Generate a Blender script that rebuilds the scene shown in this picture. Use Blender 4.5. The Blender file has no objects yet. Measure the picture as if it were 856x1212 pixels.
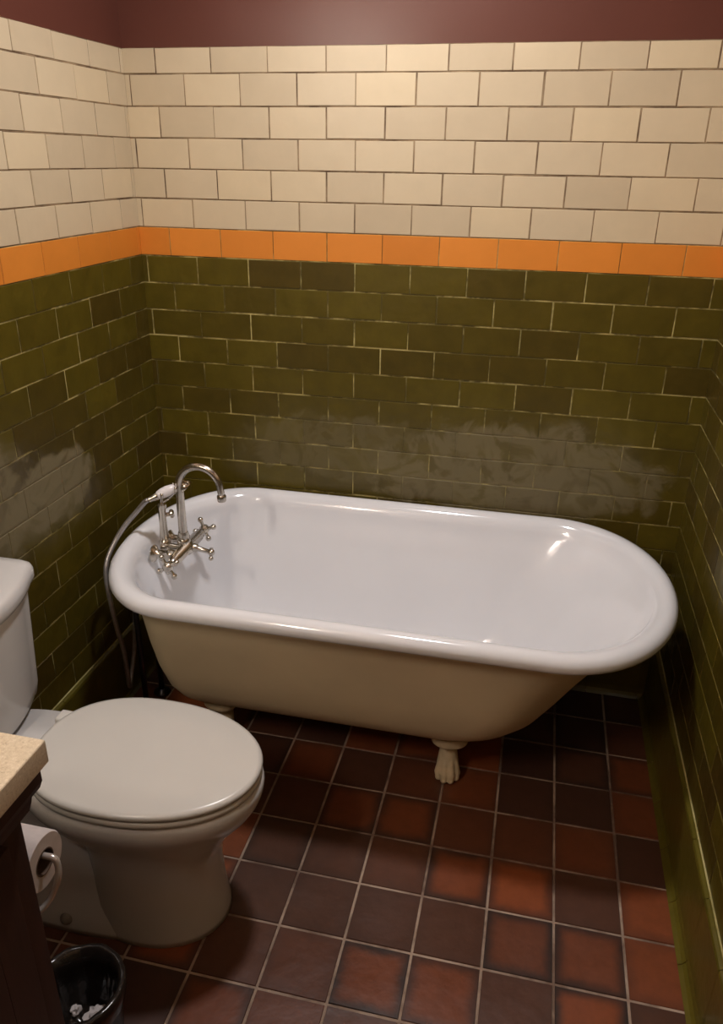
import bpy, bmesh, math, random
from mathutils import Vector, Matrix
random.seed(7)
S = bpy.context.scene
COL = S.collection
PI = math.pi
W = 1.625            # room width
ZO = 1.3757          # top of the orange band
H = .0778            # tile row pitch
TP = .1575           # tile pitch along the wall
ZC = ZO - 15 * H     # top of the base tiles
ZT = 1.826           # top of the tiling
ZR = 2.5             # ceiling
YF = -3.0            # wall behind the camera

# ---------------------------------------------------------------- materials
def new_mat(name):
    m = bpy.data.materials.new(name); m.use_nodes = True
    nt = m.node_tree; b = nt.nodes['Principled BSDF']
    return m, nt, b
def N(nt, t, **kw):
    n = nt.nodes.new(t)
    for k, v in kw.items():
        if k.startswith('i_'): n.inputs[k[2:].replace('_', ' ')].default_value = v
        else: setattr(n, k, v)
    return n
def LK(nt, a, b): nt.links.new(a, b)
def rgb(r, g, b): return (r, g, b, 1)
def ramp(nt, stops, src=None, interp='LINEAR'):
    r = N(nt, 'ShaderNodeValToRGB'); cr = r.color_ramp; cr.interpolation = interp
    while len(cr.elements) < len(stops): cr.elements.new(.5)
    for e, (p, c) in zip(cr.elements, stops): e.position = p; e.color = c if len(c) == 4 else (*c, 1)
    if src is not None: LK(nt, src, r.inputs['Fac'])
    return r
def mix(nt, fac, a, b, blend='MIX'):
    m = N(nt, 'ShaderNodeMix', data_type='RGBA', blend_type=blend)
    for sock, v in ((m.inputs['Factor'], fac), (m.inputs['A'], a), (m.inputs['B'], b)):
        pass
    socks = {'F': m.inputs[0], 'A': m.inputs[6], 'B': m.inputs[7]}
    for k, v in (('F', fac), ('A', a), ('B', b)):
        if hasattr(v, 'is_linked') or isinstance(v, bpy.types.NodeSocket): LK(nt, v, socks[k])
        else: socks[k].default_value = v
    return m.outputs[2]
def noise(nt, scale, detail=3, vec=None, rough=.5, dist=0):
    n = N(nt, 'ShaderNodeTexNoise'); n.inputs['Scale'].default_value = scale
    n.inputs['Detail'].default_value = detail; n.inputs['Roughness'].default_value = rough
    n.inputs['Distortion'].default_value = dist
    if vec is not None: LK(nt, vec, n.inputs['Vector'])
    return n
def math_(nt, op, a, b=None, c=None, clamp=False):
    n = N(nt, 'ShaderNodeMath', operation=op); n.use_clamp = clamp
    for i, v in enumerate((a, b, c)):
        if v is None: continue
        if isinstance(v, bpy.types.NodeSocket): LK(nt, v, n.inputs[i])
        else: n.inputs[i].default_value = v
    return n.outputs[0]
def coord(nt): return N(nt, 'ShaderNodeTexCoord').outputs['Object']
def bump(nt, b, h, strength=.2, dist=.01):
    n = N(nt, 'ShaderNodeBump'); n.inputs['Strength'].default_value = strength; n.inputs['Distance'].default_value = dist
    LK(nt, h, n.inputs['Height']); LK(nt, n.outputs[0], b.inputs['Normal'])
def simple(name, col, rough=.5, metal=0, nscale=8, var=.08, bstr=.03, bdist=.004, spec=.5, coat=0):
    m, nt, b = new_mat(name)
    n = noise(nt, nscale, 4, coord(nt))
    lo = tuple(c * (1 - var) for c in col); hi = tuple(min(1, c * (1 + var)) for c in col)
    r = ramp(nt, [(.3, lo), (.7, hi)], n.outputs['Fac'])
    LK(nt, r.outputs[0], b.inputs['Base Color'])
    b.inputs['Roughness'].default_value = rough; b.inputs['Metallic'].default_value = metal
    b.inputs['Specular IOR Level'].default_value = spec; b.inputs['Coat Weight'].default_value = coat
    if bstr: bump(nt, b, n.outputs['Fac'], bstr, bdist)
    return m

SMEAR_COL = rgb(.19, .155, .080)
def smear_mask(nt, co, smears, gain=1):
    """ragged film of dried residue wiped over the glaze and its joints"""
    tot = None
    for (center, size, k) in smears:
        mp = N(nt, 'ShaderNodeVectorMath', operation='SUBTRACT'); LK(nt, co, mp.inputs[0]); mp.inputs[1].default_value = center
        dv = N(nt, 'ShaderNodeVectorMath', operation='DIVIDE'); LK(nt, mp.outputs[0], dv.inputs[0]); dv.inputs[1].default_value = size
        ln = N(nt, 'ShaderNodeVectorMath', operation='LENGTH'); LK(nt, dv.outputs[0], ln.inputs[0])
        nn = noise(nt, 9, 4, co, .55, 1.2)
        d = math_(nt, 'ADD', ln.outputs['Value'], math_(nt, 'MULTIPLY', math_(nt, 'SUBTRACT', nn.outputs['Fac'], .5), 1.1))
        f = N(nt, 'ShaderNodeMapRange'); f.interpolation_type = 'SMOOTHSTEP'
        LK(nt, d, f.inputs['Value']); f.inputs['From Min'].default_value = 1.08; f.inputs['From Max'].default_value = .86
        f.inputs['To Min'].default_value = 0; f.inputs['To Max'].default_value = k
        o = f.outputs[0]
        tot = o if tot is None else math_(nt, 'MAXIMUM', tot, o)
    wv = noise(nt, 5.5, 3, co, .5, 2.6)
    sw = ramp(nt, [(.38, (.30,) * 3), (.47, (1,) * 3), (.56, (1,) * 3), (.64, (.55,) * 3)], wv.outputs['Fac'])
    tot = math_(nt, 'MULTIPLY', tot, sw.outputs[0])
    return math_(nt, 'MULTIPLY', tot, gain, clamp=True)

def tile_mat(name, stops, rough=.25, wav=.25, mottled=.25, smears=None, coat=0):
    m, nt, b = new_mat(name)
    geo = N(nt, 'ShaderNodeNewGeometry'); co = coord(nt)
    r = ramp(nt, stops, geo.outputs['Random Per Island'])
    n = noise(nt, 14, 5, co, .6)
    mot = ramp(nt, [(.25, (1 - mottled,) * 3), (.75, (1 + 0 * mottled,) * 3)], n.outputs['Fac'])
    c = mix(nt, 1.0, r.outputs[0], mot.outputs[0], 'MULTIPLY')
    rg = rough
    if smears:
        tot = smear_mask(nt, co, smears)
        c = mix(nt, tot, c, SMEAR_COL)
        rgh = math_(nt, 'ADD', math_(nt, 'MULTIPLY', tot, .35), rough)
        LK(nt, rgh, b.inputs['Roughness'])
    else:
        b.inputs['Roughness'].default_value = rough
    LK(nt, c, b.inputs['Base Color'])
    b.inputs['Coat Weight'].default_value = coat; b.inputs['Coat Roughness'].default_value = .12
    nb = noise(nt, 22, 2, co)
    bump(nt, b, nb.outputs['Fac'], wav, .004)
    return m

def grout_mat(name, dark, light, thr=(.42, .58), scale=16, rough=.8, smears=None):
    m, nt, b = new_mat(name)
    n = noise(nt, scale, 4, coord(nt), .65)
    r = ramp(nt, [(thr[0], dark), (thr[1], light)], n.outputs['Fac'])
    c = r.outputs[0]
    if smears: c = mix(nt, smear_mask(nt, coord(nt), smears, 1.25), c, SMEAR_COL)
    LK(nt, c, b.inputs['Base Color']); b.inputs['Roughness'].default_value = rough
    return m

SMEARS = [((1.13, 0, .71), (.42, .5, .16), .62), ((.62, 0, .75), (.34, .5, .11), .34), ((0, -.60, .78), (.5, .20, .09), .95), ((0, -.88, .80), (.5, .2, .19), .8)]
M_WHITE = tile_mat('cream_glazed_tile', [(0, (.55, .445, .295)), (.5, (.61, .50, .335)), (1, (.66, .535, .345))], .34, .2, .07)
M_ORANGE = tile_mat('orange_glazed_tile', [(0, (.66, .215, .026)), (1, (.76, .26, .035))], .4, .15, .08)
M_GREEN = tile_mat('olive_glazed_tile', [(0, (.080, .053, .008)), (.25, (.095, .068, .008)), (.6, (.108, .079, .008)), (1, (.128, .096, .010))], .3, .5, .35,
                   smears=SMEARS)
M_GREENBASE = tile_mat('olive_base_tile', [(0, (.125, .10, .012)), (1, (.16, .13, .018))], .3, .4, .3)
M_GROUT_W = grout_mat('dark_tile_joint', (.10, .06, .03), (.36, .26, .15), (.36, .66), 9)
M_GROUT_G = grout_mat('pale_tile_joint', (.09, .07, .015), (.50, .42, .16), (.46, .60), 8, smears=SMEARS)
M_GROUT_F = grout_mat('floor_joint', (.16, .10, .07), (.44, .33, .25), (.38, .62), 7)
M_MAROON = simple('maroon_gloss_paint', (.105, .033, .022), .3, 0, 3, .06, .08, .01)
M_CEIL = simple('ceiling_paint', (.55, .47, .38), .8, 0, 3, .04, .02)
M_WALLP = simple('warm_wall_paint', (.30, .22, .15), .7, 0, 3, .05, .02)

def floor_mat():
    m, nt, b = new_mat('quarry_floor_tile')
    geo = N(nt, 'ShaderNodeNewGeometry'); co = coord(nt); tuv = N(nt, 'ShaderNodeUVMap', uv_map='tone'); tsp = N(nt, 'ShaderNodeSeparateXYZ'); LK(nt, tuv.outputs[0], tsp.inputs[0]); rnd = tsp.outputs[0]
    base = ramp(nt, [(0, (.070, .031, .021)), (.3, (.105, .043, .025)), (.6, (.185, .055, .023)), (1, (.29, .075, .024))], rnd)
    uv = N(nt, 'ShaderNodeUVMap', uv_map='UVMap'); sp = N(nt, 'ShaderNodeSeparateXYZ'); LK(nt, uv.outputs[0], sp.inputs[0])
    ax = math_(nt, 'ABSOLUTE', math_(nt, 'SUBTRACT', sp.outputs[0], .5)); ay = math_(nt, 'ABSOLUTE', math_(nt, 'SUBTRACT', sp.outputs[1], .5))
    e = math_(nt, 'SMOOTH_MAX', ax, ay, .12)
    nn = noise(nt, 13, 4, co, .6, .4)
    e = math_(nt, 'ADD', e, math_(nt, 'MULTIPLY', math_(nt, 'SUBTRACT', nn.outputs['Fac'], .5), .22))
    f = N(nt, 'ShaderNodeMapRange'); f.interpolation_type = 'SMOOTHSTEP'; LK(nt, e, f.inputs['Value'])
    f.inputs['From Min'].default_value = .30; f.inputs['From Max'].default_value = .53
    amt = math_(nt, 'MULTIPLY', f.outputs[0], tsp.outputs[1])
    c = mix(nt, amt, base.outputs[0], rgb(.036, .022, .018))
    n2 = noise(nt, 30, 5, co, .7)
    mot = ramp(nt, [(.3, (.8, .8, .8)), (.7, (1, 1, 1))], n2.outputs['Fac'])
    c = mix(nt, 1, c, mot.outputs[0], 'MULTIPLY')
    LK(nt, c, b.inputs['Base Color'])
    n3 = noise(nt, 4, 3, co)
    rr = ramp(nt, [(.3, (.28,) * 3), (.7, (.42,) * 3)], n3.outputs['Fac'])
    LK(nt, rr.outputs[0], b.inputs['Roughness'])
    n4 = noise(nt, 20, 3, co); bump(nt, b, n4.outputs['Fac'], .35, .004)
    return m
M_FLOOR = floor_mat()

M_ENAMEL = simple('white_enamel', (.78, .79, .82), .13, 0, 5, .02, .015, .003, .5, .3)
M_TUBOUT = simple('beige_painted_iron', (.72, .61, .40), .45, 0, 6, .05, .06, .004)
M_FOOT = simple('cream_painted_iron', (.62, .50, .32), .4, 0, 40, .12, .2, .002)
M_CHINA = simple('white_vitreous_china', (.62, .61, .60), .16, 0, 5, .02, .01, .003, .5, .2)
M_SEAT = simple('white_seat_plastic', (.59, .575, .54), .25, 0, 5, .02, .01, .003)
M_CAP = simple('dull_grey_plastic', (.26, .23, .20), .5)
M_SLOT_SHADE = simple('painted_slot_shade', (.03, .025, .02), .6)  # near-black colour standing in for the shade inside the grille slots
M_CHROME = simple('brushed_nickel', (.56, .52, .46), .22, 1, 30, .15, .05, .001)
M_PORC = simple('white_porcelain', (.80, .77, .78), .2, 0, 10, .03, 0)
M_HOSE = simple('grey_metal_hose', (.42, .40, .40), .35, .7, 60, .15, .2, .001)
M_PIPE = simple('dull_chrome_pipe', (.10, .10, .12), .35, .9, 20, .15, .05, .001)
M_PAPER = simple('toilet_paper', (.62, .56, .54), .95, 0, 60, .06, .35, .002, .1)
M_CARD = simple('cardboard_core', (.10, .06, .04), .9)
M_BAR = simple('pale_satin_bar', (.60, .54, .50), .25, .5, 20, .05, 0)
M_BIN = simple('black_bin_plastic', (.010, .008, .008), .35, 0, 20, .1, .05, .001)
M_BAG = simple('bin_liner_film', (.016, .012, .010), .16, 0, 30, .2, .5, .003)
M_LAMP_METAL = simple('white_fixture_metal', (.7, .68, .65), .4)

def wood_mat():
    m, nt, b = new_mat('dark_stained_wood')
    mp = N(nt, 'ShaderNodeMapping'); LK(nt, coord(nt), mp.inputs[0]); mp.inputs['Scale'].default_value = (14, 14, 1.2)
    n = noise(nt, 3, 6, mp.outputs[0], .6, .8)
    r = ramp(nt, [(.3, (.020, .008, .006)), (.7, (.042, .017, .011))], n.outputs['Fac'])
    LK(nt, r.outputs[0], b.inputs['Base Color']); b.inputs['Roughness'].default_value = .42
    bump(nt, b, n.outputs['Fac'], .08, .002); return m
M_WOOD = wood_mat()
def stone_mat():
    m, nt, b = new_mat('speckled_beige_worktop')
    co = coord(nt); n = noise(nt, 260, 3, co, .7)
    r = ramp(nt, [(.28, (.36, .27, .17)), (.38, (.58, .48, .34)), (.6, (.68, .58, .43)), (.75, (.78, .70, .56))], n.outputs['Fac'])
    LK(nt, r.outputs[0], b.inputs['Base Color']); b.inputs['Roughness'].default_value = .35; return m
M_STONE = stone_mat()
def emis(name, col, s):
    m, nt, b = new_mat(name)
    b.inputs['Base Color'].default_value = rgb(*col); b.inputs['Emission Color'].default_value = rgb(*col)
    b.inputs['Emission Strength'].default_value = s; return m

# ---------------------------------------------------------------- helpers
def link(name, me, parent=None, mats=(), smooth=False, loc=(0, 0, 0)):
    o = bpy.data.objects.new(name, me); COL.objects.link(o)
    for m in mats: me.materials.append(m)
    if smooth:
        for p in me.polygons: p.use_smooth = True
    o.location = loc
    if parent: o.parent = parent
    return o
def thing(name, label, cat, loc=(0, 0, 0), rotz=0, group=None):
    o = bpy.data.objects.new(name, None); COL.objects.link(o); o.empty_display_size = .05
    o.location = loc; o.rotation_euler = (0, 0, rotz); o['label'] = label; o['category'] = cat
    if group: o['group'] = group
    return o
def tag(o, label, cat, group=None):
    o['label'] = label; o['category'] = cat
    if group: o['group'] = group
    return o
def obj(name, bm, mat, parent=None, smooth=True, autos=None, recalc=True):
    if recalc: bmesh.ops.recalc_face_normals(bm, faces=bm.faces)
    me = bpy.data.meshes.new(name); bm.to_mesh(me); bm.free()
    mats = mat if isinstance(mat, (list, tuple)) else [mat]
    o = link(name, me, parent, mats, smooth)
    if smooth and autos:
        me.set_sharp_from_angle(angle=math.radians(autos))
    return o
def rings(bm, loops, close_a=True, close_b=True, cyc=True):
    """skin a list of point loops"""
    vs = [[bm.verts.new(p) for p in lp] for lp in loops]
    n = len(vs[0])
    for a, b in zip(vs[:-1], vs[1:]):
        for i in range(n if cyc else n - 1):
            j = (i + 1) % n
            bm.faces.new((a[i], a[j], b[j], b[i]))
    if close_a: bm.faces.new(vs[0][::-1])
    if close_b: bm.faces.new(vs[-1])
    return vs
def spline(pts, n=10):
    P = [Vector(p) for p in pts]; P = [2 * P[0] - P[1]] + P + [2 * P[-1] - P[-2]]; out = []
    for i in range(1, len(P) - 2):
        for k in range(n):
            t = k / n; a, b, c, d = P[i - 1:i + 3]
            out.append(.5 * ((2 * b) + (c - a) * t + (2 * a - 5 * b + 4 * c - d) * t * t + (3 * b - a - 3 * c + d) * t ** 3))
    out.append(P[-2]); return out
def tube(bm, path, rad, seg=14, caps=True):
    path = [Vector(p) for p in path]; loops = []
    up = None
    for i, p in enumerate(path):
        t = (path[min(i + 1, len(path) - 1)] - path[max(i - 1, 0)]).normalized()
        if up is None:
            up = t.cross(Vector((0, 0, 1)))
            if up.length < .1: up = t.cross(Vector((0, 1, 0)))
            up.normalize()
        up = (up - t * up.dot(t)).normalized(); w = t.cross(up)
        r = rad[i] if isinstance(rad, (list, tuple)) else rad
        loops.append([p + (up * math.cos(a) + w * math.sin(a)) * r for a in (2 * PI * k / seg for k in range(seg))])
    rings(bm, loops, caps, caps)
def lathe(bm, prof, origin, axis=(0, 0, 1), seg=24, caps=True):
    """prof = [(distance along axis, radius)]"""
    ax = Vector(axis).normalized(); u = ax.cross(Vector((0, 0, 1)))
    if u.length < .1: u = ax.cross(Vector((0, 1, 0)))
    u.normalize(); w = ax.cross(u); o = Vector(origin)
    rings(bm, [[o + ax * d + (u * math.cos(a) + w * math.sin(a)) * max(r, 1e-4) for a in (2 * PI * k / seg for k in range(seg))] for d, r in prof], caps, caps)
def ball(bm, c, r, sc=(1, 1, 1), seg=16):
    g = bmesh.ops.create_uvsphere(bm, u_segments=seg, v_segments=seg // 2 + 2, radius=r)
    bmesh.ops.scale(bm, vec=sc, verts=g['verts']); bmesh.ops.translate(bm, vec=c, verts=g['verts'])
def box(bm, x0, x1, y0, y1, z0, z1, bev=.003, seg=2):
    g = bmesh.ops.create_cube(bm, size=1)
    vs = g['verts']
    bmesh.ops.scale(bm, vec=(x1 - x0, y1 - y0, z1 - z0), verts=vs)
    bmesh.ops.translate(bm, vec=((x0 + x1) / 2, (y0 + y1) / 2, (z0 + z1) / 2), verts=vs)
    if bev:
        es = list({e for v in vs for e in v.link_edges})
        bmesh.ops.bevel(bm, geom=es, offset=bev, segments=seg, affect='EDGES', profile=.6)

# ---------------------------------------------------------------- room: tiled surfaces
class Tiler:
    def __init__(s): s.v = []; s.f = []; s.m = []; s.uv = []; s.tone = []
    def quad(s, pts, mi, uv=None):
        b = len(s.v); s.v += pts; s.f.append(tuple(range(b, b + 4))); s.m.append(mi); s.uv += uv or [(0, 0), (1, 0), (1, 1), (0, 1)]; s.tone += [(0, 0)] * 4
    def tile(s, fn, u0, u1, v0, v1, mi, bev=.0014, dep=.0022, jit=.00025, fu=(0, 1), tone=(0, 0)):
        """fn(u, v, d): point on the surface, d metres proud"""
        b = len(s.v)
        for (uu, vv) in ((u0, v0), (u1, v0), (u1, v1), (u0, v1)): s.v.append(fn(uu, vv, -dep))
        for (uu, vv) in ((u0 + bev, v0 + bev), (u1 - bev, v0 + bev), (u1 - bev, v1 - bev), (u0 + bev, v1 - bev)):
            s.v.append(fn(uu, vv, random.uniform(-jit, jit)))
        fs = [(4, 5, 6, 7)] + [(i, (i + 1) % 4, 4 + (i + 1) % 4, 4 + i) for i in range(4)]
        q = [(fu[0], 0), (fu[1], 0), (fu[1], 1), (fu[0], 1)] * 2
        for f in fs:
            s.f.append(tuple(b + k for k in f)); s.m.append(mi); s.uv += [q[k] for k in f]; s.tone += [tone] * 4
    def build(s, name, mats):
        me = bpy.data.meshes.new(name); me.from_pydata([tuple(p) for p in s.v], [], s.f)
        me.polygons.foreach_set('material_index', s.m)
        ul = me.uv_layers.new(name='UVMap'); ul.data.foreach_set('uv', [c for p in s.uv for c in p])
        if len(s.tone) == len(s.uv):
            tl = me.uv_layers.new(name='tone'); tl.data.foreach_set('uv', [c for p in s.tone for c in p])
        me.update()
        o = link(name, me, None, mats); o['kind'] = 'structure'; return o

def wall_tiles(T, fn, length, phase_w, phase_g, green_end=None, z0=ZC):
    def row(z0, z1, ph, mi, gh, gv, gap_j):
        k = math.floor(-ph) - 1
        while True:
            a = (k + ph) * TP; b = a + TP; k += 1
            if b <= .004: continue
            if a >= length - .004: break
            g = lambda: max(.0003, random.gauss(gv, gap_j)) / 2
            a2 = a + g() if a > 0 else -.0012; b2 = b - g() if b < length else length + .0012
            if b2 - a2 < .006: continue
            dz = lambda: max(.0003, random.gauss(gh, gap_j)) / 2
            T.tile(fn, a2, b2, z0 + dz(), z1 - dz(), mi)
    for k in range(1, 7):   # cream rows above the band
        z0_ = ZO + (k - 1) * H; z1_ = min(ZO + k * H, ZT)
        row(z0_, z1_, phase_w if k % 2 else (phase_w + .5) % 1, 0, .0026, .0022, .0008)
    row(ZO - H, ZO, (phase_w + .5) % 1, 1, .0012, .0007, .0002)
    for k in range(1, 15):
        row(ZO - (k + 1) * H, ZO - k * H, phase_g if k % 2 else (phase_g + .5) % 1, 2, .0027, .0020, .0009)
    d = -.0014; e = .003
    T.quad([fn(-e, ZO, d), fn(length + e, ZO, d), fn(length + e, ZT, d), fn(-e, ZT, d)], 3)
    T.quad([fn(-e, ZC, d), fn(length + e, ZC, d), fn(length + e, ZO, d), fn(-e, ZO, d)], 4)
    T.quad([fn(-e, 0, -.002), fn(length + e, 0, -.002), fn(length + e, ZC, -.002), fn(-e, ZC, -.002)], 4)
    T.quad([fn(-e, ZT, d - .0015), fn(length + e, ZT, d - .0015), fn(length + e, ZR, d - .0015), fn(-e, ZR, d - .0015)], 5)
WM = [M_WHITE, M_ORANGE, M_GREEN, M_GROUT_W, M_GROUT_G, M_MAROON]
fn_back = lambda u, v, d: (u, -d, v)
fn_left = lambda u, v, d: (d, -u, v)
fn_right = lambda u, v, d: (W - d, -u, v)
T = Tiler(); wall_tiles(T, fn_back, W, .09, .10); T.build('wall_back', WM)
T = Tiler(); wall_tiles(T, fn_left, -YF, .60, .47); T.build('wall_left', WM)
T = Tiler(); wall_tiles(T, fn_right, -YF, .3, .4); T.build('wall_right', WM)

# base tiles with a rounded top and a coved foot
def baseboard(name, fn, length, phase):
    t_ = .013
    prof = [(ZC - .001, -.002), (ZC - .001, t_ - .008), (ZC - .004, t_ - .002), (ZC - .010, t_), (.03, t_), (.014, t_ + .003), (.006, t_ + .009), (.001, t_ + .018)]
    T = Tiler(); k = -1
    while True:
        a = (k + phase) * TP; b = a + TP; k += 1
        if b <= .004: continue
        if a >= length - .004: break
        a2 = max(a, 0) + .0008; b2 = min(b, length) - .0008
        base = len(T.v)
        for (z, d) in prof: T.v += [fn(a2, z, d), fn(b2, z, d)]
        n = len(prof)
        for i in range(n - 1):
            T.f.append((base + 2 * i, base + 2 * i + 1, base + 2 * i + 3, base + 2 * i + 2)); T.m.append(0); T.uv += [(0, 0)] * 4
    T.quad([fn(0, ZC - .004, .009), fn(length, ZC - .004, .009), fn(length, 0, .009), fn(0, 0, .009)], 1)
    T.quad([fn(0, ZC + .0005, -.001), fn(length, ZC + .0005, -.001), fn(length, ZC - .002, .0045), fn(0, ZC - .002, .0045)], 2)
    return T.build(name, [M_GREENBASE, M_GREENBASE, M_CAPJ])
M_CAPJ = grout_mat('base_cap_joint', (.25, .21, .06), (.52, .46, .20), (.3, .6), 14)
baseboard('baseboard_back', fn_back, W, .1)
baseboard('baseboard_left', fn_left, -YF, .47)
baseboard('baseboard_right', fn_right, -YF, .1)

# floor: quarry tiles, each fired its own shade (tone, dark flashing at the edge)
TONES = {(0, 0): (.42, .3), (1, 0): (.62, .3), (2, 0): (.15, .2), (3, 0): (.10, .1), (4, 0): (.65, .2), (0, 1): (.62, .8), (1, 1): (.42, .2), (2, 1): (.42, .2), (3, 1): (.58, .3), (4, 1): (.2, .2),
         (0, 2): (.36, .3), (1, 2): (.72, .9), (2, 2): (.95, .7), (3, 2): (.30, .2), (4, 2): (.82, .4), (0, 3): (.22, .2), (1, 3): (.25, .2), (2, 3): (.5, 1), (3, 3): (.6, .9), (4, 3): (.75, .3),
         (-1, 3): (.2, .2), (0, 4): (.6, 1), (1, 4): (.62, .8), (2, 4): (.3, .2), (3, 4): (.85, 1), (4, 4): (.25, .3), (-1, 0): (.25, .3), (-2, 0): (.65, .5), (-1, 1): (.6, .8), (-2, 1): (.28, .3),
         (-1, 2): (.25, .4), (-2, 2): (.2, .6), (-2, 3): (.2, .2), (-1, 4): (.4, .3), (-2, 4): (.35, .2), (-1, 5): (.5, .2), (0, 5): (.35, .3), (1, 5): (.4, .3), (2, 5): (.6, .5)}
T = Tiler(); q = .15; fx0 = .8858; fy0 = -.4648
i0 = math.floor((0 - fx0) / q) - 1; i1 = math.ceil((W - fx0) / q) + 1
j0 = math.floor((YF - fy0) / q) - 1; j1 = math.ceil((0 - fy0) / q) + 1
for i in range(i0, i1):
    for j in range(j0, j1):
        a, b = fx0 + i * q, fx0 + (i + 1) * q; c, d = fy0 + j * q, fy0 + (j + 1) * q
        a, b, c, d = max(a, .0), min(b, W), max(c, YF), min(d, 0)
        if b - a < .01 or d - c < .01: continue
        g = .0024
        tn = TONES.get((i, -1 - j), (random.random() ** 1.2, random.random() * .8))
        T.tile(lambda u, v, dd: (u, v, dd - .0006), a + g, b - g, c + g, d - g, 0, .0016, .0030, .0005, tone=tn)
T.quad([(0, YF, -.0028), (W, YF, -.0028), (W, 0, -.0028), (0, 0, -.0028)], 1)
T.build('floor', [M_FLOOR, M_GROUT_F])

# ceiling and the wall behind the camera
def plane(name, pts, mat):
    T = Tiler(); T.quad(pts, 0); return T.build(name, [mat])
plane('ceiling', [(0, YF, ZR), (0, 0.003, ZR), (W, 0.003, ZR), (W, YF, ZR)], M_CEIL)
plane('wall_front', [(0, YF, 0), (0, YF, ZR), (W, YF, ZR), (W, YF, 0)], M_WALLP)

# ---------------------------------------------------------------- bathtub
YC = -.405
tub = thing('clawfoot_bathtub', 'roll-top clawfoot bathtub, white inside with beige outside, against the tiled back wall', 'bathtub', (.85, YC, 0))
NP = 96
def plan(xl, xr, hw, al, ar, z, yc=YC, n=2.05):
    """closed outline: round-cornered left end, longer round right end"""
    pts = []
    xa = xl + al; xb = xr - ar
    for k in range(NP):
        t = 2 * PI * k / NP; c, s = math.cos(t), math.sin(t)
        e = 2 / n
        cx = math.copysign(abs(c) ** e, c); sy = math.copysign(abs(s) ** e, s)
        # straight stretch in the middle is spread over the loop by the cosine
        x = xb + ar * cx if c > 0 else xa + al * cx
        # blend so the side points are spaced along the straight edge
        pts.append([x, sy * hw, t])
    # resample the straight portion
    m = 12
    q = NP // 4
    right_up = [(xb + ar * math.cos(a) ** e, hw * math.sin(a) ** e) for a in (PI / 2 * i / (q - m // 2) for i in range(q - m // 2))]
    right_up.append((xb, hw))
    st = [(xb + (xa - xb) * i / m, hw) for i in range(1, m)]
    left = [(xa, hw)] + [(xa - al * max(0, math.cos(a)) ** e, hw * math.sin(a) ** e) for a in (PI / 2 * (1 - i / (q - m // 2)) for i in range(1, q - m // 2 + 1))]
    half = right_up + st + left          # from the right tip over +y to the left tip
    half = [(x, max(y, 0)) for x, y in half]
    full = half + [(x, -y) for x, y in half[-2:0:-1]]
    return [(x - .85, y + yc - YC, z) for x, y in full]
XL, XR, HW = .104, 1.566, .381
def rim_level(d, z): return plan(XL + d, XR - d, HW - d, .255 - d * .6, .30 - d * .55, z)
outer = [  # z, xl, xr, hw, left radius, right radius
    (.576, .150, 1.512, .336, .24, .285), (.555, .154, 1.497, .331, .23, .275), (.525, .163, 1.472, .319, .205, .262), (.48, .176, 1.435, .302, .17, .245), (.40, .193, 1.382, .277, .13, .225), (.32, .208, 1.335, .253, .11, .21), (.25, .222, 1.293, .230, .11, .21),
    (.205, .238, 1.253, .203, .11, .21), (.180, .254, 1.213, .178, .11, .21), (.160, .28, 1.152, .148, .11, .21), (.148, .34, 1.045, .10, .10, .20), (.144, .45, .90, .04, .05, .08), (.143, .55, .80, .01, .02, .02)]
bm = bmesh.new()
rings_ = [plan(a, b, h, al, ar, z) for z, a, b, h, al, ar in outer]
lv = rings_
rings(bm, lv, False, True)
obj('outer_shell', bm, M_TUBOUT, tub)
bm = bmesh.new()
lv = []
for d, z in ((.046, .570), (.030, .563), (.014, .564), (.004, .572), (0, .583), (.002, .594), (.010, .604), (.022, .6085), (.034, .607), (.046, .600), (.056, .588), (.062, .570)):
    lv.append(rim_level(d, z))
for z, a, b, h, al, ar in outer[1:]:
    t_ = min(.015, h * .5); lv.append(plan(a + .015, b - .015, h - t_, max(.01, al - .012), max(.01, ar - .012), z + .020 * min(1, (.56 - z) / .3)))
rings(bm, lv, False, True)
obj('basin_with_rolled_rim', bm, M_ENAMEL, tub)
# overflow grille and drain
bm = bmesh.new()
lathe(bm, [(0, .019), (.003, .019), (.005, .015), (.0055, .0)], (.1915 - .85, 0.012, .480), (1, 0, .10), 24)
og = obj('overflow_grille', bm, M_CHROME, tub)
bm = bmesh.new()
for k in range(6):
    a = PI * k / 3
    tube(bm, [(.1972 - .85, .012 + .004 * math.cos(a), .4805 + .004 * math.sin(a)), (.1972 - .85, .012 + .013 * math.cos(a), .4805 + .013 * math.sin(a))], .0018, 6)
obj('grille_slots', bm, M_SLOT_SHADE, og)
bm = bmesh.new(); lathe(bm, [(0, .028), (.003, .028), (.004, .020), (.001, .016), (.001, 0)], (.46 - .85, 0, .1675), (0, 0, 1), 24)
obj('drain', bm, M_CHROME, tub)

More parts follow.
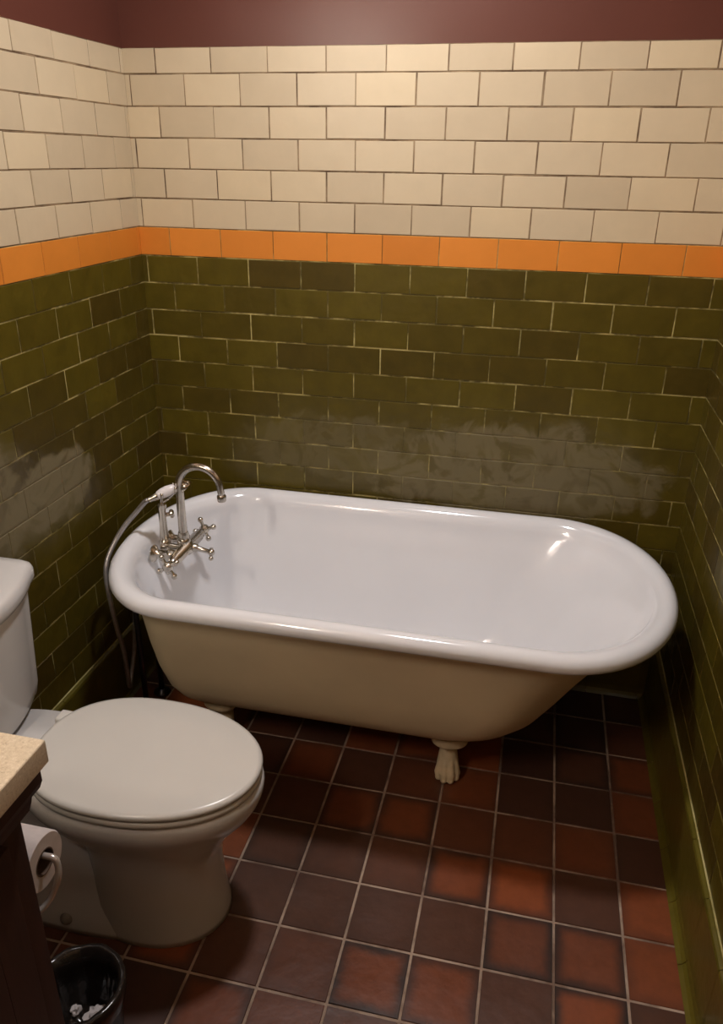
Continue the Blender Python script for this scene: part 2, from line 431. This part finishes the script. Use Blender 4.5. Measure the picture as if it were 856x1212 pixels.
def claw_foot(fx, fy, ang):
    bm = bmesh.new()
    # outward direction is -y in the foot's own frame
    lv = []
    for z, cy, rx, ry in ((.168, .030, .047, .020), (.150, .022, .048, .026), (.140, .014, .043, .027), (.132, .008, .030, .023), (.118, .002, .0215, .021), (.095, -.003, .0215, .022),
                          (.070, -.010, .026, .026), (.045, -.018, .030, .031), (.022, -.023, .030, .034), (.008, -.024, .026, .030), (.001, -.024, .022, .026)):
        lv.append([(rx * math.cos(2 * PI * k / 24), cy + ry * math.sin(2 * PI * k / 24), z) for k in range(24)])
    rings(bm, lv)
    # flared lip of the bracket
    lv = []
    for z, r1, r2 in ((.152, .046, .034), (.140, .049, .038), (.130, .050, .038), (.125, .046, .034), (.118, .036, .026), (.108, .024, .020)):
        lv.append([(r1 * math.cos(2 * PI * k / 24), -.030 + (.012 if z < .12 else 0) + (.004 if z < .11 else 0) + r2 * math.sin(2 * PI * k / 24), z) for k in range(24)])
    rings(bm, lv)
    for tx, ty, r in ((-.024, -.036, .0115), (-.009, -.048, .0125), (.009, -.048, .0125), (.024, -.036, .0115)):
        tube(bm, [(tx * .45, -.012, .082), (tx * .8, ty * .75, .050), (tx, ty, .024), (tx, ty - .006, .010)], [r * .55, r * .9, r * 1.05, r * .75], 10)
        ball(bm, (tx, ty - .005, .011), r * .82, (1, 1.1, 1))
    o = obj('claw_foot', bm, M_FOOT, tub)
    o.location = (fx - .85, fy - YC, 0); o.rotation_euler = (0, 0, ang)
    md = o.modifiers.new('fuse', 'REMESH'); md.mode = 'VOXEL'; md.voxel_size = .0022; md.use_smooth_shade = True
    return o
f0 = claw_foot(1.040, -.488, .12)
for (x, y, a) in ((.385, -.486, -.12), (1.04, -.322, PI - .12), (.385, -.324, PI + .12)):
    c = f0.copy(); COL.objects.link(c); c.location = (x - .85, y - YC, 0); c.rotation_euler = (0, 0, a); c.parent = tub

# ---------------------------------------------------------------- tub faucet
FB = Vector((.262, -.40, .560))
fa = thing('tub_faucet', 'brushed nickel gooseneck tub faucet with cross handles mounted inside the left end of the bathtub', 'faucet', FB)
def F(*p): return Vector(p) - FB
bm = bmesh.new()
lathe(bm, [(0, .009), (.008, .014), (.020, .014), (.026, .017), (.085, .017), (.092, .021), (.108, .021), (.115, .017), (.174, .017), (.180, .014), (.192, .014), (.20, .009)], F(.262, -.50, .560), (0, 1, 0))
obj('valve_body', bm, M_CHROME, fa, autos=40)
for y in (-.452, -.352):
    bm = bmesh.new()
    lathe(bm, [(0, .024), (.004, .025), (.010, .017), (.016, .012), (.040, .012), (.046, .017), (.058, .017), (.064, .013), (.085, .013)], F(.184, y, .556), (1, 0, .04))
    obj('wall_union', bm, M_CHROME, fa, autos=40)
def cross(y, sgn, rot):
    bm = bmesh.new()
    c = F(.262, y, .560)
    lathe(bm, [(0, .010), (.010, .010), (.014, .014), (.026, .014), (.031, .008), (.033, .002)], c, (0, sgn, 0))
    cc = c + Vector((0, sgn * .020, 0))
    for k in range(4):
        a = rot + k * PI / 2; d = Vector((math.cos(a), 0, math.sin(a)))
        tube(bm, [cc + d * .008, cc + d * .018, cc + d * .027], [.0058, .005, .006], 10)
        ball(bm, cc + d * .031, .0085)
    return obj('cross_handle', bm, M_CHROME, fa, autos=50)
cross(-.502, -1, .55); cross(-.298, 1, .35)
bm = bmesh.new()
c = F(.275, -.395, .560)
lathe(bm, [(0, .012), (.014, .012), (.018, .008), (.050, .006), (.056, .008)], c, (1, -.08, -.12))
e_ = c + Vector((1, -.08, -.12)).normalized() * .060
ball(bm, e_, .010); 
tube(bm, [e_ + Vector((0, -.004, -.014)), e_ + Vector((0, .003, .012))], .005, 10); ball(bm, e_ + Vector((0, -.005, -.017)), .007)
obj('diverter_lever', bm, M_CHROME, fa, autos=50)
bm = bmesh.new()
path = [(.254, -.40, z) for z in (.572, .60, .65, .70, .735)] + [(.314 - .060 * math.cos(a), -.40, .748 + .060 * math.sin(a)) for a in (PI * (i / 16) for i in range(0, 16))] + [(.375, -.40, .738), (.376, -.40, .728)]
rad = [.0125, .0125, .012, .0115, .011] + [.0108 - .0015 * i / 16 for i in range(16)] + [.0095, .0095]
tube(bm, [F(*p) for p in path], rad, 18)
obj('gooseneck_spout', bm, M_CHROME, fa)
bm = bmesh.new()
lathe(bm, [(0, .0105), (.003, .0125), (.016, .0125), (.019, .0105), (.020, .007)], F(.376, -.40, .732), (0, 0, -1))
obj('spout_tip', bm, M_CHROME, fa, autos=40)
bm = bmesh.new()
lathe(bm, [(0, .015), (.006, .019), (.016, .019), (.022, .015), (.028, .017), (.036, .015), (.042, .0135)], F(.254, -.40, .566), (0, 0, 1))
obj('spout_collar', bm, M_CHROME, fa, autos=40)
# riser with the cradle
bm = bmesh.new()
tube(bm, [F(.262, -.412, .562), F(.225, -.412, .562), F(.206, -.412, .562)], .011, 14)
lathe(bm, [(0, .014), (.006, .017), (.030, .017), (.036, .012), (.046, .013), (.054, .0115), (.080, .0105), (.125, .0105), (.132, .013), (.142, .013), (.147, .008)], F(.202, -.412, .548), (0, 0, 1))
obj('riser_post', bm, M_CHROME, fa, autos=40)
bm = bmesh.new()
lathe(bm, [(0, .006), (.012, .006), (.015, .012), (.021, .013), (.026, .008)], F(.205, -.404, .655), (.9, .5, .1))
obj('side_knob', bm, M_CHROME, fa, autos=50)
bm = bmesh.new()
HA = Vector((.198, -.437, .722)); HB = Vector((.268, -.385, .752)); HD = (HB - HA).normalized()
sd = HD.cross(Vector((0, 0, 1))).normalized()
top = Vector((.202, -.412, .694))
for t in (.018, .058):
    b0 = HA + HD * t - Vector((0, 0, .012))
    tube(bm, [F(*p) for p in spline([top, top.lerp(b0, .6) - Vector((0, 0, .003)), b0], 5)], .0045, 10)
    arc = [b0 + sd * (.016 * math.sin(a)) + Vector((0, 0, .015 - .015 * math.cos(a))) for a in (-1.9 + 3.8 * i / 10 for i in range(11))]
    tube(bm, [F(*p) for p in arc], .004, 8)
obj('cradle', bm, M_CHROME, fa)

# handset
hs = thing('hand_shower', 'telephone-style hand shower with white handle resting in the cradle on the faucet', 'hand shower', HA)
bm = bmesh.new()
lathe(bm, [(0, .008), (.004, .0115), (.016, .0145), (.032, .0150), (.046, .0125), (.054, .010)], HD * .006, HD, 20)
obj('porcelain_handle', bm, M_PORC, hs)
bm = bmesh.new()
lathe(bm, [(-.018, .007), (-.006, .0085), (.002, .011), (.007, .011), (.009, .008)], (0, 0, 0), HD, 16)
obj('hose_nut', bm, M_CHROME, hs, autos=40)
bm = bmesh.new()
hc = HD * .060
tube(bm, [HD * .056, HD * .068, HD * .078 + Vector((0, 0, -.004))], [.0095, .009, .010], 14)
lathe(bm, [(-.002, .006), (.004, .013), (.012, .0185), (.020, .0200), (.023, .0190), (.0235, .002)], HD * .080 + Vector((-.003, 0, .006)), (.75, .1, -.75), 24)
ball(bm, HD * .080 + Vector((-.003, 0, .006)), .015)
obj('spray_head', bm, M_CHROME, hs, autos=50)

# hose
bm = bmesh.new()
hp = [HA - HD * .019, (.170, -.444, .706), (.145, -.447, .677), (.115, -.464, .640), (.092, -.488, .597), (.083, -.523, .555), (.084, -.540, .510), (.090, -.543, .433), (.090, -.529, .341), (.090, -.512, .265),
      (.084, -.497, .165), (.076, -.484, .118), (.068, -.465, .100), (.062, -.440, .125), (.060, -.405, .190), (.062, -.385, .28), (.066, -.375, .38), (.078, -.375, .47), (.10, -.39, .50), (.13, -.405, .49), (.172, -.405, .49)]
tube(bm, spline(hp, 8), .0068, 10)
tag(obj('shower_hose', bm, M_HOSE, None), 'thin grey metal shower hose looping down outside the left end of the bathtub', 'hose')
# supply pipes on the outside of the tub
for i, y in enumerate((-.452, -.352)):
    bm = bmesh.new()
    tube(bm, [(.108, y, 0), (.108, y, .30), (.108, y, .53)] + [(.108 + .026 * (1 - math.cos(a)), y, .53 + .026 * math.sin(a)) for a in (PI / 2 * k / 6 for k in range(1, 7))] + [(.152, y, .556)], .0085, 12)
    r = thing('supply_pipe', ('dull chrome supply pipe rising to the tub tap, the one nearer the toilet', 'dull chrome supply pipe rising to the tub tap, the one nearer the back wall')[i], 'pipe', (.108, y, 0), group='supply pipes behind the tub end')
    bmesh.ops.translate(bm, vec=(-.108, -y, 0), verts=bm.verts)
    obj('pipe_run', bm, M_PIPE, r)
    bm = bmesh.new(); lathe(bm, [(0, .026), (.003, .026), (.010, .012), (.014, .009)], (0, 0, 0), (0, 0, 1), 20)
    obj('floor_flange', bm, M_PIPE, r)

# ---------------------------------------------------------------- toilet
TY = -1.062
to = thing('toilet', 'white two-piece toilet with its lid closed, between the bathtub and the wooden vanity', 'toilet', (.35, TY, 0))
def egg(xb, xf, hw, z, nb=2.35, nf=2.08, split=.45, n=64, dy=0):
    xm = xb + (xf - xb) * split; pts = []
    for k in range(n):
        t = 2 * PI * k / n; c, s = math.cos(t), math.sin(t)
        e = 2 / (nf if c > 0 else nb); a = xf - xm if c > 0 else xm - xb
        pts.append((xm + a * math.copysign(abs(c) ** e, c) - .35, hw * math.copysign(abs(s) ** e, s) + dy, z))
    return pts
# bowl
bm = bmesh.new()
lv = [egg(.205, .696, .160, .394), egg(.192, .704, .172, .391), egg(.190, .708, .177, .380), egg(.192, .706, .176, .362), egg(.20, .700, .171, .345), egg(.215, .688, .162, .325), egg(.235, .668, .148, .300),
      egg(.285, .645, .134, .270), egg(.305, .622, .124, .235), egg(.312, .607, .119, .20), egg(.315, .602, .118, .15), egg(.312, .604, .119, .09), egg(.310, .609, .121, .045), egg(.308, .614, .124, .015), egg(.308, .615, .125, .0)]
rings(bm, lv)
obj('bowl', bm, M_CHINA, to)
# trapway foot behind the column
bm = bmesh.new()
def rr(x0, x1, hw, z, n=3.2): return egg(x0, x1, hw, z, n, n, .5)
lv = [rr(.060, .50, .128, 0), rr(.060, .50, .127, .016), rr(.064, .50, .118, .040), rr(.075, .48, .104, .075), rr(.085, .46, .094, .13), rr(.090, .45, .088, .20), rr(.085, .45, .090, .27), rr(.06, .44, .105, .33), rr(.045, .42, .118, .365), rr(.04, .40, .122, .385), rr(.045, .40, .118, .392)]
rings(bm, lv)
obj('trapway_base', bm, M_CHINA, to)
for s in (-1, 1):
    bm = bmesh.new(); ball(bm, (.285 - .35, s * .116, .030), .016, (1, 1, .9), 16)
    o = obj('bolt_cap', bm, M_CAP, to); 
# seat and lid
bm = bmesh.new()
rings(bm, [egg(.222, .700, .170, .3955), egg(.216, .7045, .1745, .399), egg(.216, .7045, .1745, .407), egg(.221, .700, .170, .4105)])
obj('seat', bm, M_SEAT, to, autos=60)
bm = bmesh.new()
rings(bm, [egg(.222, .700, .170, .4135), egg(.216, .705, .175, .4165), egg(.215, .706, .176, .422), egg(.218, .703, .173, .4275), egg(.227, .695, .165, .4300), egg(.30, .62, .10, .4325), egg(.40, .50, .03, .4330)])
obj('lid', bm, M_SEAT, to, autos=70)
for s in (-1, 1):
    bm = bmesh.new(); box(bm, .205 - .35, .245 - .35, s * .075 - .018, s * .075 + .018, .392, .424, .006, 3); obj('hinge', bm, M_SEAT, to, autos=40)
# tank: bowed front, tapering down
def tankring(hw, xs, bow, z, xb=.016, rc=.030, n=12):
    """back edge xb; side front corners at xs; bow more at the middle"""
    pts = [(xb, -hw + .008), (xb, 0), (xb, hw - .008), (xb + .008, hw)]
    pts.append((xs - rc, hw))
    for i in range(1, 6):
        a = PI / 2 * i / 6; pts.append((xs - rc + rc * math.sin(a), hw - rc + rc * math.cos(a)))
    for i in range(n + 1):
        y = (hw - rc) * (1 - 2 * i / n); pts.append((xs + bow * (1 - (y / (hw - rc)) ** 2), y))
    for i in range(1, 6):
        a = PI / 2 * (1 - i / 6); pts.append((xs - rc + rc * math.sin(a), -(hw - rc) - rc * math.cos(a)))
    pts.append((xs - rc, -hw)); pts.append((xb + .008, -hw))
    return [(x - .35, y, z) for x, y in pts]
bm = bmesh.new()
rings(bm, [tankring(.120, .088, .025, .393), tankring(.148, .100, .028, .398), tankring(.164, .106, .030, .412), tankring(.171, .108, .032, .44), tankring(.182, .108, .038, .56), tankring(.195, .107, .042, .686)])
obj('tank', bm, M_CHINA, to, autos=50)
bm = bmesh.new()
rings(bm, [tankring(.200, .109, .044, .686), tankring(.207, .116, .045, .690), tankring(.210, .119, .046, .700), tankring(.210, .119, .046, .718), tankring(.207, .116, .045, .727), tankring(.199, .108, .044, .733), tankring(.18, .09, .04, .7345)])
obj('tank_lid', bm, M_CHINA, to, autos=60)

# ---------------------------------------------------------------- vanity
VX, VY1, VY0 = .555, -1.548, -2.75
va = thing('vanity_cabinet', 'dark-stained wooden vanity cabinet standing left of the toilet', 'cabinet', (.28, -1.92, 0))
V = Vector((.28, -1.92, 0))
def vb(name, x0, x1, y0, y1, z0, z1, mat=M_WOOD, bev=.002, par=None):
    bm = bmesh.new(); box(bm, x0 - V.x, x1 - V.x, y0 - V.y, y1 - V.y, z0 - V.z, z1 - V.z, bev); return obj(name, bm, mat, par or va, autos=30)
vb('carcass', .022, VX - .018, VY0, VY1, .09, .832)
vb('toe_kick', .03, VX - .07, VY0 + .01, VY1 - .02, 0, .09)
vb('face_stile', VX - .018, VX, VY1 - .045, VY1, .0, .832)
vb('face_stile', VX - .018, VX, VY0, VY0 + .045, .0, .832)
vb('face_rail', VX - .018, VX, VY0 + .045, VY1 - .045, .76, .832)
vb('face_rail', VX - .018, VX, VY0 + .045, VY1 - .045, .09, .135)
# cornice under the worktop
bm = bmesh.new()
prof = [(0, .755), (.009, .758), (.012, .770), (.014, .782), (.022, .790), (.025, .800), (.025, .832)]
lv = []
for d, z in prof:
    lv.append([(VX + d - V.x, VY0 - V.y, z), (VX + d - V.x, VY1 + d - V.y, z), (.022 - V.x, VY1 + d - V.y, z), (.022 - V.x, VY0 - V.y, z)])
rings(bm, lv); obj('cornice', bm, M_WOOD, va, smooth=False)
for y0, y1 in ((VY0 + .048, -2.150), (-2.147, VY1 - .048)):
    dr = thing  # doors with a raised panel and a knob
    bm = bmesh.new(); x0 = VX - V.x
    box(bm, x0 + .0005, x0 + .019, y0 + .002 - V.y, y1 - .002 - V.y, .137, .757, .002)
    fs = sorted(bm.faces, key=lambda f: -f.calc_center_median().x)
    d = obj('door', bm, M_WOOD, va, autos=30)
    bm = bmesh.new(); box(bm, x0 + .018, x0 + .023, y0 + .06 - V.y, y1 - .06 - V.y, .20, .695, .004); obj('raised_panel', bm, M_WOOD, d, autos=30)
    bm = bmesh.new(); ky = (y1 - .03) if y0 < -2.3 else (y0 + .03)
    lathe(bm, [(0, .006), (.010, .005), (.016, .012), (.022, .014), (.026, .010), (.027, .001)], (x0 + .019, ky - V.y, .60), (1, 0, 0), 18); obj('knob', bm, M_CHROME, d)
bm = bmesh.new(); box(bm, .002, .596, VY0 - .02, -1.5215, .835, .871, .003, 3)
tag(obj('worktop', bm, M_STONE, None, autos=30), 'speckled beige stone worktop lying on the dark wooden vanity', 'worktop')
# paper roll and holder on the side panel
RC = Vector((.476, -1.487, .597)); RW = .100; RR = .0455
rl = thing('toilet_paper_roll', 'white toilet paper roll hanging on the side of the dark wooden vanity', 'toilet paper', RC)
bm = bmesh.new()
seg = 40
lps = []
for x, r in ((-RW / 2, .0215), (-RW / 2, RR - .002), (-RW / 2 + .003, RR), (RW / 2 - .003, RR), (RW / 2, RR - .002), (RW / 2, .0215)):
    lps.append([(x, r * math.cos(2 * PI * k / seg), r * math.sin(2 * PI * k / seg)) for k in range(seg)])
rings(bm, lps, False, False); obj('paper', bm, M_PAPER, rl, autos=40)
bm = bmesh.new()
rings(bm, [[(x, r * math.cos(2 * PI * k / seg), r * math.sin(2 * PI * k / seg)) for k in range(seg)] for x, r in ((-RW / 2, .0215), (RW / 2 + .0005, .0215), (RW / 2 + .0005, .0195), (-RW / 2, .0195))], False, False)
obj('core', bm, M_CARD, rl, autos=40)
hd = thing('toilet_paper_holder', 'pale curved bar holding the toilet paper roll on the vanity side', 'paper holder', (RC.x, VY1 + .002, RC.z))
o_ = Vector((RC.x, VY1 + .002, RC.z))
bm = bmesh.new()
bp = [(RC.x - .045, RC.y, RC.z + .013), (RC.x + .045, RC.y, RC.z + .013), (RC.x + .066, RC.y, RC.z + .012), (RC.x + .073, RC.y - .002, RC.z + .001), (RC.x + .075, RC.y - .010, RC.z - .018), (RC.x + .068, RC.y - .022, RC.z - .042), (RC.x + .058, RC.y - .036, RC.z - .056), (RC.x + .045, VY1 + .012, RC.z - .062), (RC.x + .036, VY1 + .008, RC.z - .064)]
tube(bm, [Vector(p) - o_ for p in spline(bp, 6)], .0050, 12); obj('curved_bar', bm, M_BAR, hd)
bm = bmesh.new(); lathe(bm, [(0, .022), (.004, .022), (.008, .012), (.012, .007)], (.036, 0, -.064), (0, 1, 0), 20); obj('mounting_plate', bm, M_BAR, hd)

# ---------------------------------------------------------------- waste bin
BC = Vector((.478, -1.415, 0)); BR = .078; BH = .200
bi = thing('waste_bin', 'small round black waste bin on the floor between the toilet and the vanity', 'bin', BC)
bm = bmesh.new()
seg = 48
pr = [(0, .001), (0, .058), (.004, .062), (BH - .01, BR - .003), (BH - .006, BR), (BH, BR), (BH, BR - .004), (BH - .01, BR - .006), (.008, .057), (.006, .001)]
rings(bm, [[(r * math.cos(2 * PI * k / seg), r * math.sin(2 * PI * k / seg), z) for k in range(seg)] for z, r in pr]); obj('bucket', bm, M_BIN, bi, autos=40)
bm = bmesh.new()
rnd = random.Random(3)
w = [rnd.uniform(0, 1) for _ in range(seg)]
w = [(w[i] + w[i - 1]) / 2 for i in range(seg)]
lps = []
for z, r, am in ((BH - .045, BR + .001, .004), (BH - .02, BR + .0035, .003), (BH + .001, BR + .0045, .002), (BH + .005, BR + .001, .002), (BH + .003, BR - .006, .001), (BH - .03, BR - .012, .005), (BH - .07, BR - .018, .008), (.095, .050, .004), (.080, .030, .002), (.078, .002, 0)):
    lps.append([((r + am * w[k] * (1 if z > BH - .025 and r > BR else -1) * 1.0) * math.cos(2 * PI * k / seg), (r + am * w[k] * (1 if r > BR else -1)) * math.sin(2 * PI * k / seg), z + (w[(k * 7) % seg] - .5) * .006) for k in range(seg)])
rings(bm, lps, False, False); obj('bin_liner', bm, M_BAG, bi)
def tissue(name, c, r, seed, label):
    bm = bmesh.new(); g = bmesh.ops.create_icosphere(bm, subdivisions=3, radius=r); rn = random.Random(seed)
    from mathutils import noise as mn
    for v in bm.verts:
        k = mn.noise(v.co * 130 + Vector((seed, 0, 0))); v.co *= 1 + .75 * k; v.co.z *= .7
    o = obj(name, bm, M_PAPER, None, smooth=False); o.location = c; tag(o, label, 'tissue', 'tissues in the waste bin')
tissue('crumpled_tissue', BC + Vector((.014, .018, .094)), .019, 1, 'crumpled white tissue lying in the waste bin, the larger of its two tissues')
tissue('crumpled_tissue', BC + Vector((-.036, .022, .090)), .010, 5, 'tiny white scrap of tissue in the waste bin, nearer the vanity than the larger tissue')

# ---------------------------------------------------------------- lamps
LX, LY = .78, -.66
M_EM = emis('frosted_lamp_glass', (1, .87, .74), 125)
def ceiling_lamp(x, y, label):
    t = thing('ceiling_light', label, 'ceiling light', (x, y, ZR), group='round flush ceiling lights')
    bm = bmesh.new(); lathe(bm, [(0, .13), (-.02, .13), (-.03, .12), (-.03, .095), (-.018, .09)], (0, 0, 0), (0, 0, 1), 36); obj('trim_ring', bm, M_LAMP_METAL, t)
    return t
def area(name, loc, size, power, col, rot=(0, 0, 0), shape='DISK', size_y=None, spread=PI, parent=None):
    l = bpy.data.lights.new(name, 'AREA'); l.shape = shape; l.size = size; l.energy = power; l.color = col; l.spread = spread
    if size_y: l.size_y = size_y
    o = bpy.data.objects.new(name, l); COL.objects.link(o); o.location = loc; o.rotation_euler = rot
    return o
ceiling_lamp(LX, LY, 'round white ceiling light above the bathtub')
area('tub_ceiling_lamp', (LX, LY, ZR - .032), .17, 17, (1, .96, .96))
vl = thing('vanity_light', 'white wall light with three frosted globes above the vanity', 'wall light', (.0, -2.32, 2.06))
bm = bmesh.new(); box(bm, -.001, .022, -.24, .24, -.04, .04, .006, 3); obj('backplate', bm, M_LAMP_METAL, vl, autos=40)
for dy in (-.16, 0, .16):
    bm = bmesh.new(); tube(bm, [(.02, dy, 0), (.06, dy, 0), (.085, dy, .0)], .010, 12); ar = obj('arm', bm, M_LAMP_METAL, vl)
    bm = bmesh.new(); ball(bm, (.130, dy, 0), .048, (1, 1, 1), 24); obj('glass_globe', bm, M_EM, vl)
w_ = bpy.data.worlds.new('dim_room_air'); S.world = w_; w_.use_nodes = True
w_.node_tree.nodes['Background'].inputs[0].default_value = (1, .8, .6, 1); w_.node_tree.nodes['Background'].inputs[1].default_value = .02

# ---------------------------------------------------------------- camera
cam = bpy.data.cameras.new('camera'); co = bpy.data.objects.new('camera', cam); COL.objects.link(co); S.camera = co
yaw, pit, rol, fpx = -.2177, .4226, .0143, 929.19
cy, sy, cp, sp, cr, sr = math.cos(yaw), math.sin(yaw), math.cos(pit), math.sin(pit), math.cos(rol), math.sin(rol)
fwd = Vector((sy * cp, cy * cp, -sp)); r0 = Vector((cy, -sy, 0)); u0 = r0.cross(fwd)
R_ = cr * r0 + sr * u0; U_ = -sr * r0 + cr * u0
co.matrix_world = Matrix(((R_.x, U_.x, -fwd.x, 1.1667), (R_.y, U_.y, -fwd.y, -2.2211), (R_.z, U_.z, -fwd.z, 1.5638), (0, 0, 0, 1)))
cam.sensor_fit = 'VERTICAL'; cam.sensor_height = 24; cam.lens = 24 * fpx / 1212; cam.clip_start = .02
S.view_settings.view_transform = 'Standard'; S.view_settings.look = 'None'; S.view_settings.gamma = 1; S.view_settings.use_curve_mapping = False
S.view_settings.exposure = 0.15
